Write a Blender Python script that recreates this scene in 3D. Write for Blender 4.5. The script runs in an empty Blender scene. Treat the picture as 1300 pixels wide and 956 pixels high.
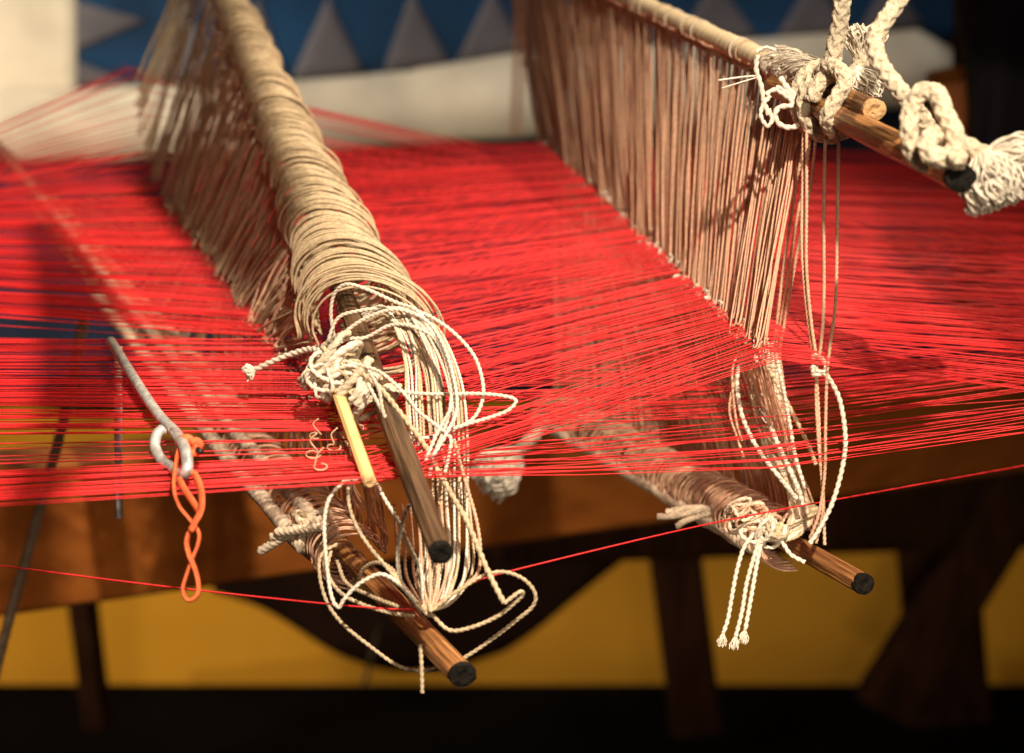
import bpy, math, random
import numpy as np
from mathutils import Vector, Matrix

random.seed(7)
RNG = np.random.default_rng(7)
S = bpy.context.scene
COL = S.collection
R_ = math.radians

# ------------------------------------------------------------------ camera
CAM_H, TILT, LENS = 0.30, R_(17.3), 70.0
FPX = 1300 * LENS / 36.0
cam_d = bpy.data.cameras.new('camera')
cam = bpy.data.objects.new('camera', cam_d)
COL.objects.link(cam)
cam.location = (0, 0, CAM_H)
cam.rotation_euler = (math.pi / 2 - TILT, 0, 0)
cam_d.lens, cam_d.sensor_width = LENS, 36.0
cam_d.clip_start, cam_d.clip_end = 0.05, 50
cam_d.dof.use_dof = True
cam_d.dof.focus_distance = 0.94
cam_d.dof.aperture_fstop = 7.6
S.camera = cam

# ------------------------------------------------------------------ world, lamps, exposure
W = bpy.data.worlds.new('World')
S.world = W
W.use_nodes = True
W.node_tree.nodes['Background'].inputs[0].default_value = (1.0, 0.78, 0.55, 1)
W.node_tree.nodes['Background'].inputs[1].default_value = 0.04


def spot(name, loc, target, watts, size, cone, colour, blend=0.35):
    l = bpy.data.lights.new(name, 'SPOT')
    l.energy, l.shadow_soft_size, l.color = watts, size, colour
    l.spot_size, l.spot_blend = R_(cone), blend
    o = bpy.data.objects.new(name, l)
    COL.objects.link(o)
    o.location = loc
    o.rotation_euler = (Vector(target) - Vector(loc)).to_track_quat('-Z', 'Y').to_euler()
    return o


KEY = (0.27, -0.24, 1.32)
spot('key_lamp', KEY, (-0.13, 0.88, 0.0), 258, 0.020, 36, (1.0, 0.85, 0.67), 0.9)
spot('back_lamp', (0.78, 1.55, 1.95), (-0.20, 0.96, 0.0), 170, 0.035, 36, (1.0, 0.80, 0.57), 0.7)
spot('quilt_fill', (-0.7, 1.2, 1.5), (-0.16, 2.85, 0.1), 84, 0.1, 56, (1.0, 0.92, 0.82), 0.8)  # added to brighten the quilt, no fixture there
spot('low_fill', (0.25, -0.35, 0.45), (0.05, 1.0, -0.05), 22, 0.08, 44, (1.0, 0.80, 0.60), 0.8)  # weak added fill for the lower rods and strings
spot('under_fill', (0.10, -0.35, -0.22), (0.62, 2.0, -0.34), 38, 0.08, 40, (1.0, 0.78, 0.52), 0.8)  # added fill from below for the right end of the beam
spot('wall_fill', (-1.3, 1.5, 0.1), (-0.75, 3.0, -0.7), 92, 0.15, 80, (1.0, 0.80, 0.55), 0.9)  # added fill that brightens the lower wall

S.view_settings.view_transform = 'Standard'
S.view_settings.look = 'None'
S.view_settings.exposure = 0.0
S.view_settings.gamma = 1.0
S.cycles.max_bounces = 8
S.cycles.diffuse_bounces = 4

# ------------------------------------------------------------------ photo geometry -> world points
CAM = np.array([0, 0, CAM_H])
FW = np.array([0, math.cos(TILT), -math.sin(TILT)])
UP = np.array([0, math.sin(TILT), math.cos(TILT)])
RT = np.array([1.0, 0, 0])


def P(px, py, d):
    return CAM + d * FW + (px - 650) / FPX * d * RT + (478 - py) / FPX * d * UP


def P0(px, py, z=0.0):
    v = FW + (px - 650) / FPX * RT + (478 - py) / FPX * UP
    return CAM + v * ((z - CAM_H) / v[2])


def nrm(v):
    return v / max(np.linalg.norm(v), 1e-12)


def lerp(a, b, t):
    return a + (b - a) * t


# ------------------------------------------------------------------ mesh helpers
def spline(pts, step):
    """Catmull-Rom through pts, resampled at even spacing."""
    p = np.asarray(pts, float)
    if len(p) < 3:
        n = max(2, int(np.linalg.norm(p[-1] - p[0]) / step) + 1)
        t = np.linspace(0, 1, n)[:, None]
        return p[0] + (p[-1] - p[0]) * t
    q = np.vstack([2 * p[0] - p[1], p, 2 * p[-1] - p[-2]])
    t = np.linspace(0, 1, 14, endpoint=False)[:, None]
    out = []
    for i in range(1, len(q) - 2):
        a, b, c, d = q[i - 1], q[i], q[i + 1], q[i + 2]
        out.append(0.5 * (2 * b + (c - a) * t + (2 * a - 5 * b + 4 * c - d) * t ** 2 + (3 * b - a - 3 * c + d) * t ** 3))
    out.append(p[-1:])
    out = np.vstack(out)
    s = np.concatenate([[0], np.cumsum(np.linalg.norm(np.diff(out, axis=0), axis=1))])
    n = max(3, int(s[-1] / step) + 1)
    u = np.linspace(0, s[-1], n)
    return np.stack([np.interp(u, s, out[:, k]) for k in range(3)], 1)


def frames(p):
    T = np.gradient(p, axis=0)
    T /= np.maximum(np.linalg.norm(T, axis=1), 1e-12)[:, None]
    ref = np.array([0, 0, 1.0]) if abs(T[0][2]) < 0.9 else np.array([0, 1.0, 0])
    n = nrm(np.cross(T[0], ref))
    N = np.empty_like(p)
    for i in range(len(p)):
        n = n - T[i] * n.dot(T[i])
        n = n / max(math.sqrt(n.dot(n)), 1e-12)
        N[i] = n
    return T, N, np.cross(T, N)


class Mesh:
    def __init__(self):
        self.v, self.f, self.n = [], [], 0

    def add(self, verts, faces):
        self.v.append(np.asarray(verts, float))
        self.f += [tuple(i + self.n for i in f) for f in faces]
        self.n += len(verts)

    def tube(self, p, r, sides=5, lobes=0, pitch=0.006, depth=0.25, cap=True, flat=None):
        p = np.asarray(p, float)
        n = len(p)
        T, N, B = frames(p)
        r = np.broadcast_to(np.asarray(r, float), (n,))
        ang = np.linspace(0, 2 * math.pi, sides, endpoint=False)
        rr = np.repeat(r[:, None], sides, 1)
        if lobes:
            s = np.concatenate([[0], np.cumsum(np.linalg.norm(np.diff(p, axis=0), axis=1))])
            ph = ang[None, :] - (2 * math.pi * s / pitch)[:, None]
            rr = rr * (1 - depth + depth * np.abs(np.cos(ph * lobes / 2)) ** 0.8 * 1.2)
        ca, sa = np.cos(ang), np.sin(ang)
        fx, fy = flat if flat else (1, 1)
        v = p[:, None, :] + rr[:, :, None] * (fx * ca[None, :, None] * N[:, None, :] + fy * sa[None, :, None] * B[:, None, :])
        k = np.arange(sides)
        k2 = (k + 1) % sides
        base = (np.arange(n - 1) * sides)[:, None]
        q = np.stack([base + k, base + k2, base + sides + k2, base + sides + k], -1).reshape(-1, 4)
        faces = [tuple(x) for x in q.tolist()]
        if cap:
            faces.append(tuple(range(sides - 1, -1, -1)))
            faces.append(tuple((n - 1) * sides + i for i in range(sides)))
        self.add(v.reshape(-1, 3), faces)
        return self

    def box(self, c, s, rot=None):
        c, s = np.asarray(c, float), np.asarray(s, float) / 2
        v = np.array([[x, y, z] for x in (-1, 1) for y in (-1, 1) for z in (-1, 1)]) * s
        if rot is not None:
            v = v @ np.asarray(rot).T
        self.add(v + c, [(0, 1, 3, 2), (4, 6, 7, 5), (0, 4, 5, 1), (2, 3, 7, 6), (0, 2, 6, 4), (1, 5, 7, 3)])
        return self

    def build(self, name, material, parent=None, smooth=True, kind=None):
        v = np.vstack(self.v)
        org = np.array(parent.matrix_basis.translation) if parent is not None else v.mean(0)
        me = bpy.data.meshes.new(name)
        me.from_pydata((v - org).tolist(), [], self.f)
        me.materials.append(material)
        if smooth:
            me.polygons.foreach_set('use_smooth', [True] * len(me.polygons))
        o = bpy.data.objects.new(name, me)
        COL.objects.link(o)
        if parent is not None:
            o.parent = parent
        else:
            o.location = org
        if kind:
            o['kind'] = kind
        return o


def tag(o, label=None, cat=None, group=None, kind=None):
    for k, v in (('label', label), ('category', cat), ('group', group), ('kind', kind)):
        if v:
            o[k] = v
    return o


def thing(name, label, cat, loc, group=None):
    o = bpy.data.objects.new(name, None)
    o.empty_display_size = 0.02
    COL.objects.link(o)
    o.location = [float(x) for x in loc]
    return tag(o, label, cat, group)


# ------------------------------------------------------------------ materials
def mat(name, colour, rough=0.6, var=0.15, scale=60.0, stretch=None, bump=0.0, bump_scale=None, metal=0.0, spec=0.4,
        translucent=0.0, rand=0.0, sheen=0.0, second=None, detail=4.0):
    m = bpy.data.materials.new(name)
    m.use_nodes = True
    nt = m.node_tree
    N, L = nt.nodes, nt.links
    b = N['Principled BSDF']
    b.inputs['Roughness'].default_value = rough
    b.inputs['Metallic'].default_value = metal
    b.inputs['Specular IOR Level'].default_value = spec
    if sheen:
        b.inputs['Sheen Weight'].default_value = sheen
    tc = N.new('ShaderNodeTexCoord')
    mp = N.new('ShaderNodeMapping')
    L.new(tc.outputs['Object'], mp.inputs['Vector'])
    if stretch:
        mp.inputs['Scale'].default_value = stretch
    nz = N.new('ShaderNodeTexNoise')
    nz.inputs['Scale'].default_value = scale
    nz.inputs['Detail'].default_value = detail
    L.new(mp.outputs[0], nz.inputs['Vector'])
    rp = N.new('ShaderNodeValToRGB')
    c = np.array(colour)
    lo = np.clip(c * (1 - var * 1.6), 0, 1) if second is None else np.array(second)
    hi = np.clip(c * (1 + var), 0, 1)
    rp.color_ramp.elements[0].position, rp.color_ramp.elements[1].position = 0.32, 0.68
    rp.color_ramp.elements[0].color = (*lo, 1)
    rp.color_ramp.elements[1].color = (*hi, 1)
    L.new(nz.outputs['Fac'], rp.inputs['Fac'])
    out = rp.outputs['Color']
    if rand:
        oi = N.new('ShaderNodeObjectInfo')
        ge = N.new('ShaderNodeNewGeometry')
        ad = N.new('ShaderNodeMath')
        ad.operation = 'ADD'
        L.new(oi.outputs['Random'], ad.inputs[0])
        L.new(ge.outputs['Random Per Island'], ad.inputs[1])
        fr = N.new('ShaderNodeMath')
        fr.operation = 'FRACT'
        L.new(ad.outputs[0], fr.inputs[0])
        mr = N.new('ShaderNodeMapRange')
        mr.inputs['To Min'].default_value = 1 - rand
        mr.inputs['To Max'].default_value = 1 + rand
        L.new(fr.outputs[0], mr.inputs['Value'])
        hs = N.new('ShaderNodeHueSaturation')
        L.new(mr.outputs[0], hs.inputs['Value'])
        L.new(out, hs.inputs['Color'])
        out = hs.outputs['Color']
    L.new(out, b.inputs['Base Color'])
    if bump:
        bz = N.new('ShaderNodeTexNoise')
        bz.inputs['Scale'].default_value = bump_scale or scale
        bz.inputs['Detail'].default_value = 3
        L.new(mp.outputs[0], bz.inputs['Vector'])
        bp = N.new('ShaderNodeBump')
        bp.inputs['Strength'].default_value = bump
        bp.inputs['Distance'].default_value = 0.002
        L.new(bz.outputs['Fac'], bp.inputs['Height'])
        L.new(bp.outputs[0], b.inputs['Normal'])
    if translucent:
        tr = N.new('ShaderNodeBsdfTranslucent')
        L.new(out, tr.inputs['Color'])
        mx = N.new('ShaderNodeMixShader')
        mx.inputs[0].default_value = translucent
        L.new(b.outputs[0], mx.inputs[1])
        L.new(tr.outputs[0], mx.inputs[2])
        L.new(mx.outputs[0], N['Material Output'].inputs['Surface'])
    return m


M_RED = mat('red_yarn', (0.86, 0.036, 0.038), 0.5, 0.12, 900, translucent=0.22, rand=0.22, spec=0.3)
M_CORD = mat('beige_cord', (0.58, 0.445, 0.275), 0.5, 0.18, 500, rand=0.12, spec=0.35, translucent=0.12)
M_STR = mat('beige_string', (0.82, 0.52, 0.34), 0.42, 0.12, 400, rand=0.10, spec=0.45, translucent=0.32)
M_WHITE = mat('white_cord', (0.68, 0.60, 0.48), 0.42, 0.1, 500, rand=0.06, spec=0.5)
M_ROPE = mat('cotton_rope', (0.62, 0.52, 0.37), 0.75, 0.16, 260, bump=0.5, bump_scale=900, spec=0.2)
M_TIE = mat('grey_cord', (0.26, 0.19, 0.12), 0.8, 0.2, 200)
M_WOOL = mat('brown_wool', (0.68, 0.54, 0.39), 0.8, 0.2, 300, rand=0.2, spec=0.15)
M_ROD = mat('dark_dowel', (0.36, 0.165, 0.055), 0.38, 0.3, 90, stretch=(6, 6, 0.35), bump=0.5, bump_scale=120, spec=0.5,
            second=(0.10, 0.036, 0.012))
M_ROD_G = mat('weathered_dowel', (0.125, 0.068, 0.032), 0.5, 0.25, 90, stretch=(6, 6, 0.35), bump=0.6, bump_scale=130,
              second=(0.036, 0.019, 0.009))
M_BLACK_END = mat('black_end', (0.009, 0.007, 0.005), 0.9, 0.5, 260, bump=0.5, bump_scale=420, spec=0.15)  # near-black colour for the end faces of the rods
M_PALEEND = mat('cut_wood', (0.60, 0.36, 0.16), 0.7, 0.2, 300)
M_BAMBOO = mat('pale_bamboo', (0.80, 0.55, 0.22), 0.4, 0.12, 80, stretch=(6, 6, 0.25), bump=0.2, spec=0.5)
M_STEEL = mat('steel_wire', (0.66, 0.64, 0.61), 0.34, 0.25, 260, bump=0.06, metal=0.45)
M_ORANGE = mat('orange_rubber', (0.88, 0.17, 0.060), 0.62, 0.16, 220, spec=0.3, translucent=0.12, bump=0.1)
M_BLACKP = mat('black_plastic', (0.01, 0.011, 0.014), 0.3, 0.2, 80)
M_BEAM = mat('orange_pine', (0.44, 0.135, 0.022), 0.5, 0.16, 5, stretch=(0.5, 3, 6), second=(0.33, 0.092, 0.014))
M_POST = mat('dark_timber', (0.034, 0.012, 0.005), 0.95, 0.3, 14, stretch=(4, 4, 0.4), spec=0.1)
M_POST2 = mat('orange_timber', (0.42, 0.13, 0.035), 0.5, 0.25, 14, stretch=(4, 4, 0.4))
M_WALL = mat('ochre_plaster', (0.62, 0.29, 0.014), 0.85, 0.16, 1.6, bump=0.15, bump_scale=30)
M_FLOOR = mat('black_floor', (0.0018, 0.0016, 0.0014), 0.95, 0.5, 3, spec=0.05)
M_NAVY = mat('navy_cloth', (0.012, 0.022, 0.06), 0.9, 0.25, 12)
M_BLUE = mat('blue_cotton', (0.005, 0.042, 0.115), 0.9, 0.22, 9)
M_GREY = mat('grey_cotton', (0.125, 0.118, 0.140), 0.9, 0.15, 9)
M_CREAM = mat('cream_cotton', (0.76, 0.69, 0.56), 0.9, 0.2, 5)
M_BLACKC = mat('black_cloth', (0.008, 0.008, 0.014), 0.9, 0.3, 12)

# ------------------------------------------------------------------ the room
wall_y = 3.05
m = Mesh().box((0.3, wall_y + 0.05, 0.6), (9, 0.1, 4.4))
tag(m.build('wall', M_WALL, smooth=False), 'ochre yellow plastered wall behind the loom', 'wall', kind='structure')
FLOOR_Z = float(P(650, 869, (wall_y - 0) / (math.cos(TILT) + (478 - 869) / FPX * math.sin(TILT)))[2])
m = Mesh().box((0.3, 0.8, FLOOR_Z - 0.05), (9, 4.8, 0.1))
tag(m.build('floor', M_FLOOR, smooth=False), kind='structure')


def at_y(px, py, Y):
    """point on the upright plane at world distance Y"""
    v = FW + (px - 650) / FPX * RT + (478 - py) / FPX * UP
    return CAM + v * (Y / v[1])


# --- wall quilt: blue cloth, grey triangle patches, cream border
def sheet(mesh, outline_fn, nu, nv, thick):
    """a cloth with thickness; outline_fn(u, v) -> point"""
    g = np.array([[outline_fn(i / nu, j / nv) for j in range(nv + 1)] for i in range(nu + 1)])
    n = (nu + 1) * (nv + 1)
    back = g + np.array([0, thick, 0])
    idx = lambda i, j: i * (nv + 1) + j
    f = []
    for i in range(nu):
        for j in range(nv):
            a, b, c, d = idx(i, j), idx(i + 1, j), idx(i + 1, j + 1), idx(i, j + 1)
            f.append((a, b, c, d))
            f.append((n + d, n + c, n + b, n + a))
    rim = [idx(i, 0) for i in range(nu)] + [idx(nu, j) for j in range(nv)] + [idx(i, nv) for i in range(nu, 0, -1)] + [idx(0, j) for j in range(nv, 0, -1)]
    for a, b in zip(rim, rim[1:] + rim[:1]):
        f.append((b, a, n + a, n + b))
    mesh.add(np.vstack([g.reshape(-1, 3), back.reshape(-1, 3)]), f)
    return mesh


QY = 2.82


def fold(x, z):
    return 0.012 * math.sin(x * 9 + 1.3) + 0.006 * math.sin(x * 23 + z * 5)


def qpt(px, py, off=0.0):
    p = at_y(px, py, QY)
    p[1] += fold(p[0], p[2]) - off
    return p


quilt = thing('quilt', 'blue patchwork quilt with grey triangles hanging on the wall at the back', 'quilt', at_y(640, 100, QY))
top_y = -170
sheet(Mesh(), lambda u, v: qpt(lerp(88, 1420, u), lerp(112 - 70 * u ** 1.5, top_y, v)), 40, 8, 0.006).build('blue_field', M_BLUE, quilt)
sheet(Mesh(), lambda u, v: qpt(lerp(-160, 96, u), lerp(150, top_y, v), 0.004), 14, 10, 0.012).build('cream_border', M_CREAM, quilt)


def band(u, v):
    px = lerp(-220, 1208, u)
    tb = np.interp(px, [60, 100, 330, 500, 650, 820, 1000, 1160, 1208], [112, 112, 102, 92, 68, 56, 44, 34, 62])
    bb = np.interp(px, [60, 300, 500, 650, 820, 1000, 1160, 1208], [204, 198, 184, 174, 162, 150, 132, 106])
    p = qpt(px, lerp(bb, tb, v), 0.012)
    p[1] -= 0.026 * math.sin(math.pi * v) + 0.008 * math.sin(px * 0.021) + 0.006 * math.sin(px * 0.05 + v * 4)
    return p


sheet(Mesh(), band, 60, 10, 0.02).build('cream_roll', M_CREAM, quilt)


def triangle(a, b, c, off=0.005):
    m = Mesh()
    n = 6
    pts, idx = [], {}
    for i in range(n + 1):
        for j in range(n + 1 - i):
            u, v = i / n, j / n
            idx[i, j] = len(pts)
            x = a[0] * (1 - u - v) + b[0] * u + c[0] * v
            y = a[1] * (1 - u - v) + b[1] * u + c[1] * v
            pts.append(qpt(x, y, off))
    f = []
    for i in range(n):
        for j in range(n - i):
            f.append((idx[i, j], idx[i + 1, j], idx[i, j + 1]))
            if j < n - i - 1:
                f.append((idx[i + 1, j], idx[i + 1, j + 1], idx[i, j + 1]))
    m.add(pts, f)
    k = len(pts)
    m.add(np.array(pts) + np.array([0, off * 0.8, 0]), [t[::-1] for t in f])
    rim = [idx[i, 0] for i in range(n)] + [idx[n - j, j] for j in range(n)] + [idx[0, n - j] for j in range(n)]
    m.f += [(b_, a_, k + a_, k + b_) for a_, b_ in zip(rim, rim[1:] + rim[:1])]
    return m.build('triangle_patch', M_GREY, quilt)


for t in (((372, 96), (464, 92), (417, -6)), ((486, 90), (572, 82), (522, -12)), ((578, 80), (668, 66), (624, -16)),
          ((676, 64), (760, 58), (716, -20)), ((766, 58), (852, 54), (806, -24)), ((858, 54), (962, 46), (905, -30)),
          ((984, 45), (1078, 40), (1030, -30)), ((1086, 40), (1176, 36), (1128, -34)),
          ((97, 2), (97, 64), (186, 26)), ((97, -64), (97, -4), (186, -30)), ((97, 78), (97, 106), (180, 110)),
          ((196, 108), (280, 100), (236, -6)), ((286, 101), (366, 97), (330, -6))):
    triangle(*t)

# --- dark blue cloth hung under the quilt
sheet(Mesh(), lambda u, v: at_y(lerp(-420, 1460, u), lerp(512 - 20 * u, 120, v), 2.93) + np.array([0, 0.02 * math.sin(u * 40) + 0.008 * math.sin(u * 97), 0]),
      90, 6, 0.006)
nb = sheet(Mesh(), lambda u, v: at_y(lerp(-420, 1460, u), lerp(512 - 20 * u, 120, v), 2.93) + np.array([0, 0.02 * math.sin(u * 40) + 0.008 * math.sin(u * 97), 0]),
           90, 6, 0.006).build('hanging_cloth', M_NAVY)
tag(nb, 'plain dark navy cloth hanging below the quilt behind the red threads', 'cloth')

# --- loom timber behind the warp
def plank(name, c0, c1, h, t, material, bevel=0.004, h1=None):
    """board between two top-front-edge points, height h down, thickness t away"""
    c0, c1 = np.array(c0), np.array(c1)
    ax = nrm(c1 - c0)
    up = nrm(np.array([0, 0, 1]) - ax * ax[2])
    bk = np.cross(up, ax)
    if bk[1] < 0:
        bk = -bk
    Lh = np.linalg.norm(c1 - c0)
    m = Mesh()
    b = bevel
    sec = [(b, 0), (t - b, 0), (t, -b), (t, -h + b), (t - b, -h), (b, -h), (0, -h + b), (0, -b)]
    v = [c + bk * x + up * y * (1 if c is c0 else (h1 or h) / h) for c in (c0, c1) for x, y in sec]
    f = [(i, (i + 1) % 8, 8 + (i + 1) % 8, 8 + i) for i in range(8)] + [tuple(range(7, -1, -1)), tuple(range(8, 16))]
    m.add(v, f)
    return m.build(name, material, loom, smooth=False)


loom = thing('loom_frame', 'dark orange brown wooden loom frame with a wide beam under the red warp', 'loom', P(650, 600, 2.2))
plank('side_beam', P(-120, 603, 1.46), P(1440, 470, 2.70), 0.122, 0.05, M_BEAM)


def post(name, px0, py0, d0, px1, py1, d1, w, t, material):
    a, b = P(px0, py0, d0), P(px1, py1, d1)
    ax = nrm(b - a)
    sx = nrm(np.cross(ax, np.array([0, 1.0, 0])))
    sy = np.cross(sx, ax)
    c = 0.006
    sec = [(-w + c, -t), (w - c, -t), (w, -t + c), (w, t - c), (w - c, t), (-w + c, t), (-w, t - c), (-w, -t + c)]
    v = [p + sx * x + sy * y for p in (a, b) for x, y in sec]
    m = Mesh()
    m.add(v, [(i, (i + 1) % 8, 8 + (i + 1) % 8, 8 + i) for i in range(8)] + [tuple(range(7, -1, -1)), tuple(range(8, 16))])
    return m.build(name, material, loom, smooth=False)


post('shadow_leg', 838, 560, 2.70, 884, 920, 2.86, 0.036, 0.03, M_POST)  # dark boards put where soft shadows lie on the wall
post('shadow_leg', 84, 600, 2.6, 124, 915, 2.86, 0.018, 0.02, M_POST)
post('shadow_brace', 1120, 900, 2.8, 1330, 560, 2.75, 0.04, 0.03, M_POST)  # diagonal dark board, likewise in place of shade
post('shadow_leg', 1182, 600, 2.88, 1206, 915, 2.90, 0.055, 0.03, M_POST)
plank('rail_shade', P(640, 690, 2.45), P(1440, 552, 2.84), 0.03, 0.04, M_POST, h1=0.17)  # dark plank standing in for the shadow band below the beam
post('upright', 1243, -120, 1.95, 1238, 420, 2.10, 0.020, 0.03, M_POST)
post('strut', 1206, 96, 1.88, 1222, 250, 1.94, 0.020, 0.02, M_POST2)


def shade(u, v):  # dark sheet in place of the loom's V-shaped shadow on the wall
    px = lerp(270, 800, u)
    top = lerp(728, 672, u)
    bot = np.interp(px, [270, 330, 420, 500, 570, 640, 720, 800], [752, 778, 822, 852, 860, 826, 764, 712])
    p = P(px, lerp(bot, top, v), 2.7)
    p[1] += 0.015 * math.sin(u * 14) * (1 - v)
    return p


tag(sheet(Mesh(), shade, 40, 8, 0.01).build('wall_shade', mat('painted_shade', (0.012, 0.005, 0.003), 0.95, 0.3, 8, spec=0.05)), 'dark added sheet standing in for the loom shadow on the wall under the beam', 'cloth')


def jacket(u, v):
    px = lerp(1226 + 14 * math.sin(v * 5), 1440, u)
    p = P(px, lerp(330, -160, v), 1.80)
    p[1] += 0.02 * math.sin(u * 9 + v * 3) + 0.012 * math.sin(u * 21 - v * 6)
    return p


tag(sheet(Mesh(), jacket, 24, 20, 0.02).build('dark_cloth', M_BLACKC), 'black blue cloth draped in the upper right corner behind the frayed rope end', 'cloth')

LAMP = np.array(KEY)
def blocker(shadow, frac, radii, label):  # unseen bar added on the way to the key lamp to cast shade
    pts = spline([lerp(q, LAMP, frac) for q in shadow], 0.01)
    rr_ = np.interp(np.linspace(0, 1, len(pts)), np.linspace(0, 1, len(radii)), radii)
    tag(Mesh().tube(pts, rr_, 10).build('shade_blocker', M_POST2), label, 'blocker', 'unseen blockers above the loom')


blocker([P0(x, y) for x, y in ((20, 660), (76, 580), (100, 500), (104, 420), (84, 350), (50, 290))], 0.30, (0.006, 0.014, 0.017, 0.017, 0.013, 0.008),
      'added unseen curved lever hanging above the left side of the loom')
blocker([P(x, y, d) for x, y, d in ((150, -60, 1.66), (178, 40, 1.58), (215, 130, 1.46), (262, 215, 1.32), (312, 300, 1.19), (340, 350, 1.12))], 0.30, (0.030, 0.030, 0.027, 0.021, 0.015, 0.010),
      'added unseen straight lever hanging above the left string heddle')

blocker([P0(x, y) for x, y in ((1130, 150), (1176, 215), (1190, 290), (1200, 350), (1260, 420), (1330, 470))], 0.30, (0.010, 0.026, 0.030, 0.028, 0.024, 0.016),
      'added unseen bent lever hanging above the right side of the loom')

# ------------------------------------------------------------------ the warp
N_L, F_L = P0(480, 604), P0(165, 194, 0.004)
F_HIGH = P(172, 98, 1.46)
N_R, F_R = P0(985, 545), P0(690, 196)
E_Ln, E_Lf = P0(-140, 648), P0(-140, 214)
E_Rn, E_Rf = P0(1420, 536), P0(1420, 198)


def param(px0, y, px_line):
    return None


def y_to_w(A, B, z=0.0):
    """table: image y -> parameter along the line A..B"""
    t = np.linspace(-0.1, 1.1, 200)
    pts = A[None] + (B - A)[None] * t[:, None]
    q = pts - CAM
    dep = q @ FW
    y = 478 - (q @ UP) / dep * FPX
    o = np.argsort(y)
    return lambda yy: np.interp(yy, y[o], t[o])


wl = y_to_w(E_Ln, E_Lf)
wL = y_to_w(N_L, F_L)
wR = y_to_w(N_R, F_R)
NT = 590
u = np.sort(np.clip(np.linspace(0, 1, NT) + RNG.normal(0, 0.0011, NT), 0, 1))
# loose clusters: neighbouring threads bunch together
ng = 64
edges = np.sort(RNG.uniform(0, 1, ng))
cl = np.searchsorted(edges, u)
off_l = RNG.normal(0, 0.0085, ng + 1)
off_r = RNG.normal(0, 0.0075, ng + 1)
off_m = RNG.normal(0, 0.0050, ng + 1)
ua = [0.0, 0.07, 0.086, 0.30, 0.304, 0.52, 1.0]
left_w = np.interp(u, ua, [wl(y) for y in (648, 606, 548, 430, 390, 316, 214)])
lu_w = np.interp(u, ua, [wL(y) for y in (606, 578, 548, 432, 424, 330, 148)])
ru_w = np.interp(u, [0, 0.04, 0.06, 1], [0, 0.05, 0.075, 1])
rt_w = np.interp(u, [0, 0.03, 0.05, 1.0], [0.0, 0.06, 0.085, 1.0])


def lu_eye(w):
    p = lerp(N_L, F_L, w)
    k = min(max((w - 0.80) / 0.20, 0), 1) ** 1.6
    return p + (F_HIGH - F_L) * k


def ru_eye(w):
    p = lerp(N_R, F_R, w).copy()
    p[2] += lerp(0.034, 0.012, min(max(w, 0), 1))
    return p


warp = thing('warp', 'bright red warp threads stretched flat across the whole loom', 'warp', (N_L + N_R) / 2)
threads = []
GAPS = [(0.402, .003), (0.468, .004), (0.512, .003), (0.548, .005), (0.585, .004), (0.633, .005), (0.69, .004), (0.745, .004), (0.80, .005), (0.86, .004), (0.215, .002), (0.262, .002), (0.140, .002)]
for i in range(NT):
    c = cl[i]
    if any(abs(u[i] - g) < h for g, h in GAPS):
        continue
    if (u[i] > 0.88 and i % 4 in (1, 2)) or (u[i] > 0.93 and RNG.random() < (u[i] - 0.93) / 0.10):
        continue
    j1, j2 = RNG.normal(0, 0.0009, 2)
    pl = lerp(E_Ln, E_Lf, left_w[i] + off_l[c] * (0.15 if 0.26 < u[i] < 0.36 else 0.4 if u[i] < 0.3 else 1) + j1)
    pr = lerp(E_Rn, E_Rf, rt_w[i] + off_r[c] + j2)
    a = lerp(N_L, F_L, lu_w[i] + off_m[c] * 0.6)
    b = lerp(N_R, F_R, ru_w[i] + off_m[c] * 0.6).copy()
    t = min(max(ru_w[i], 0), 1)
    if i % 2:            # lifted by the far-left heddle
        b[2] += lerp(-0.020, 0.0, t) + RNG.normal(0, 0.0012)
        a = lu_eye(lu_w[i] + off_m[c] * 0.6) + np.array([0, 0, RNG.normal(0, 0.0012)])
        if t < 0.12 and RNG.random() < 0.35:
            b[2] += RNG.uniform(0, 0.016)
    else:                # lifted by the right heddle
        b = ru_eye(ru_w[i])
        a[2] = lerp(a[2], -0.004, t) + RNG.normal(0, 0.0012)
        pr[2] += lerp(0.010, 0.002, t)
    mid = (a + b) / 2 + np.array([0, 0, -0.0012 + RNG.normal(0, 0.0008)])
    ml, mr_ = pl * 0.5 + a * 0.5 + np.array([0, 0, RNG.normal(0, 0.0006)]), (pr + b) / 2 + np.array([0, 0, RNG.normal(0, 0.0006)])
    pts = np.array([pl + (pl - a) * 0.9, ml, a, mid, b, mr_, pr + (pr - b) * 0.9])
    threads.append((u[i], pts, 0.00028 * RNG.uniform(0.75, 1.2)))
threads.sort(key=lambda t: t[0])
for k, (w_, pts, r) in enumerate(threads[:300]):
    Mesh().tube(pts, r, 5).build('red_thread', M_RED, warp)
m = Mesh()
for w_, pts, r in threads[300:]:
    m.tube(pts, r * 1.05, 4)
m.build('far_threads', M_RED, warp, kind='stuff')
m = Mesh()
for k in range(420):
    w_, pts, r = threads[int(RNG.integers(0, 330))]
    sg = int(RNG.integers(0, 6))
    c = lerp(pts[sg], pts[sg + 1], RNG.random())
    v = RNG.normal(0, 1, 3) * np.array([1.6, 0.7, 0.8])
    L = RNG.uniform(0.002, 0.007)
    m.tube(spline([c - nrm(v) * L * 0.5, c + RNG.normal(0, 0.0006, 3) + np.array([0, 0, 0.0006]), c + nrm(v) * L * 0.5 + np.array([0, 0, 0.0008])], 0.001), 0.0001, 3, cap=False)
m.build('yarn_lint', M_RED, warp, kind='stuff')

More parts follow.
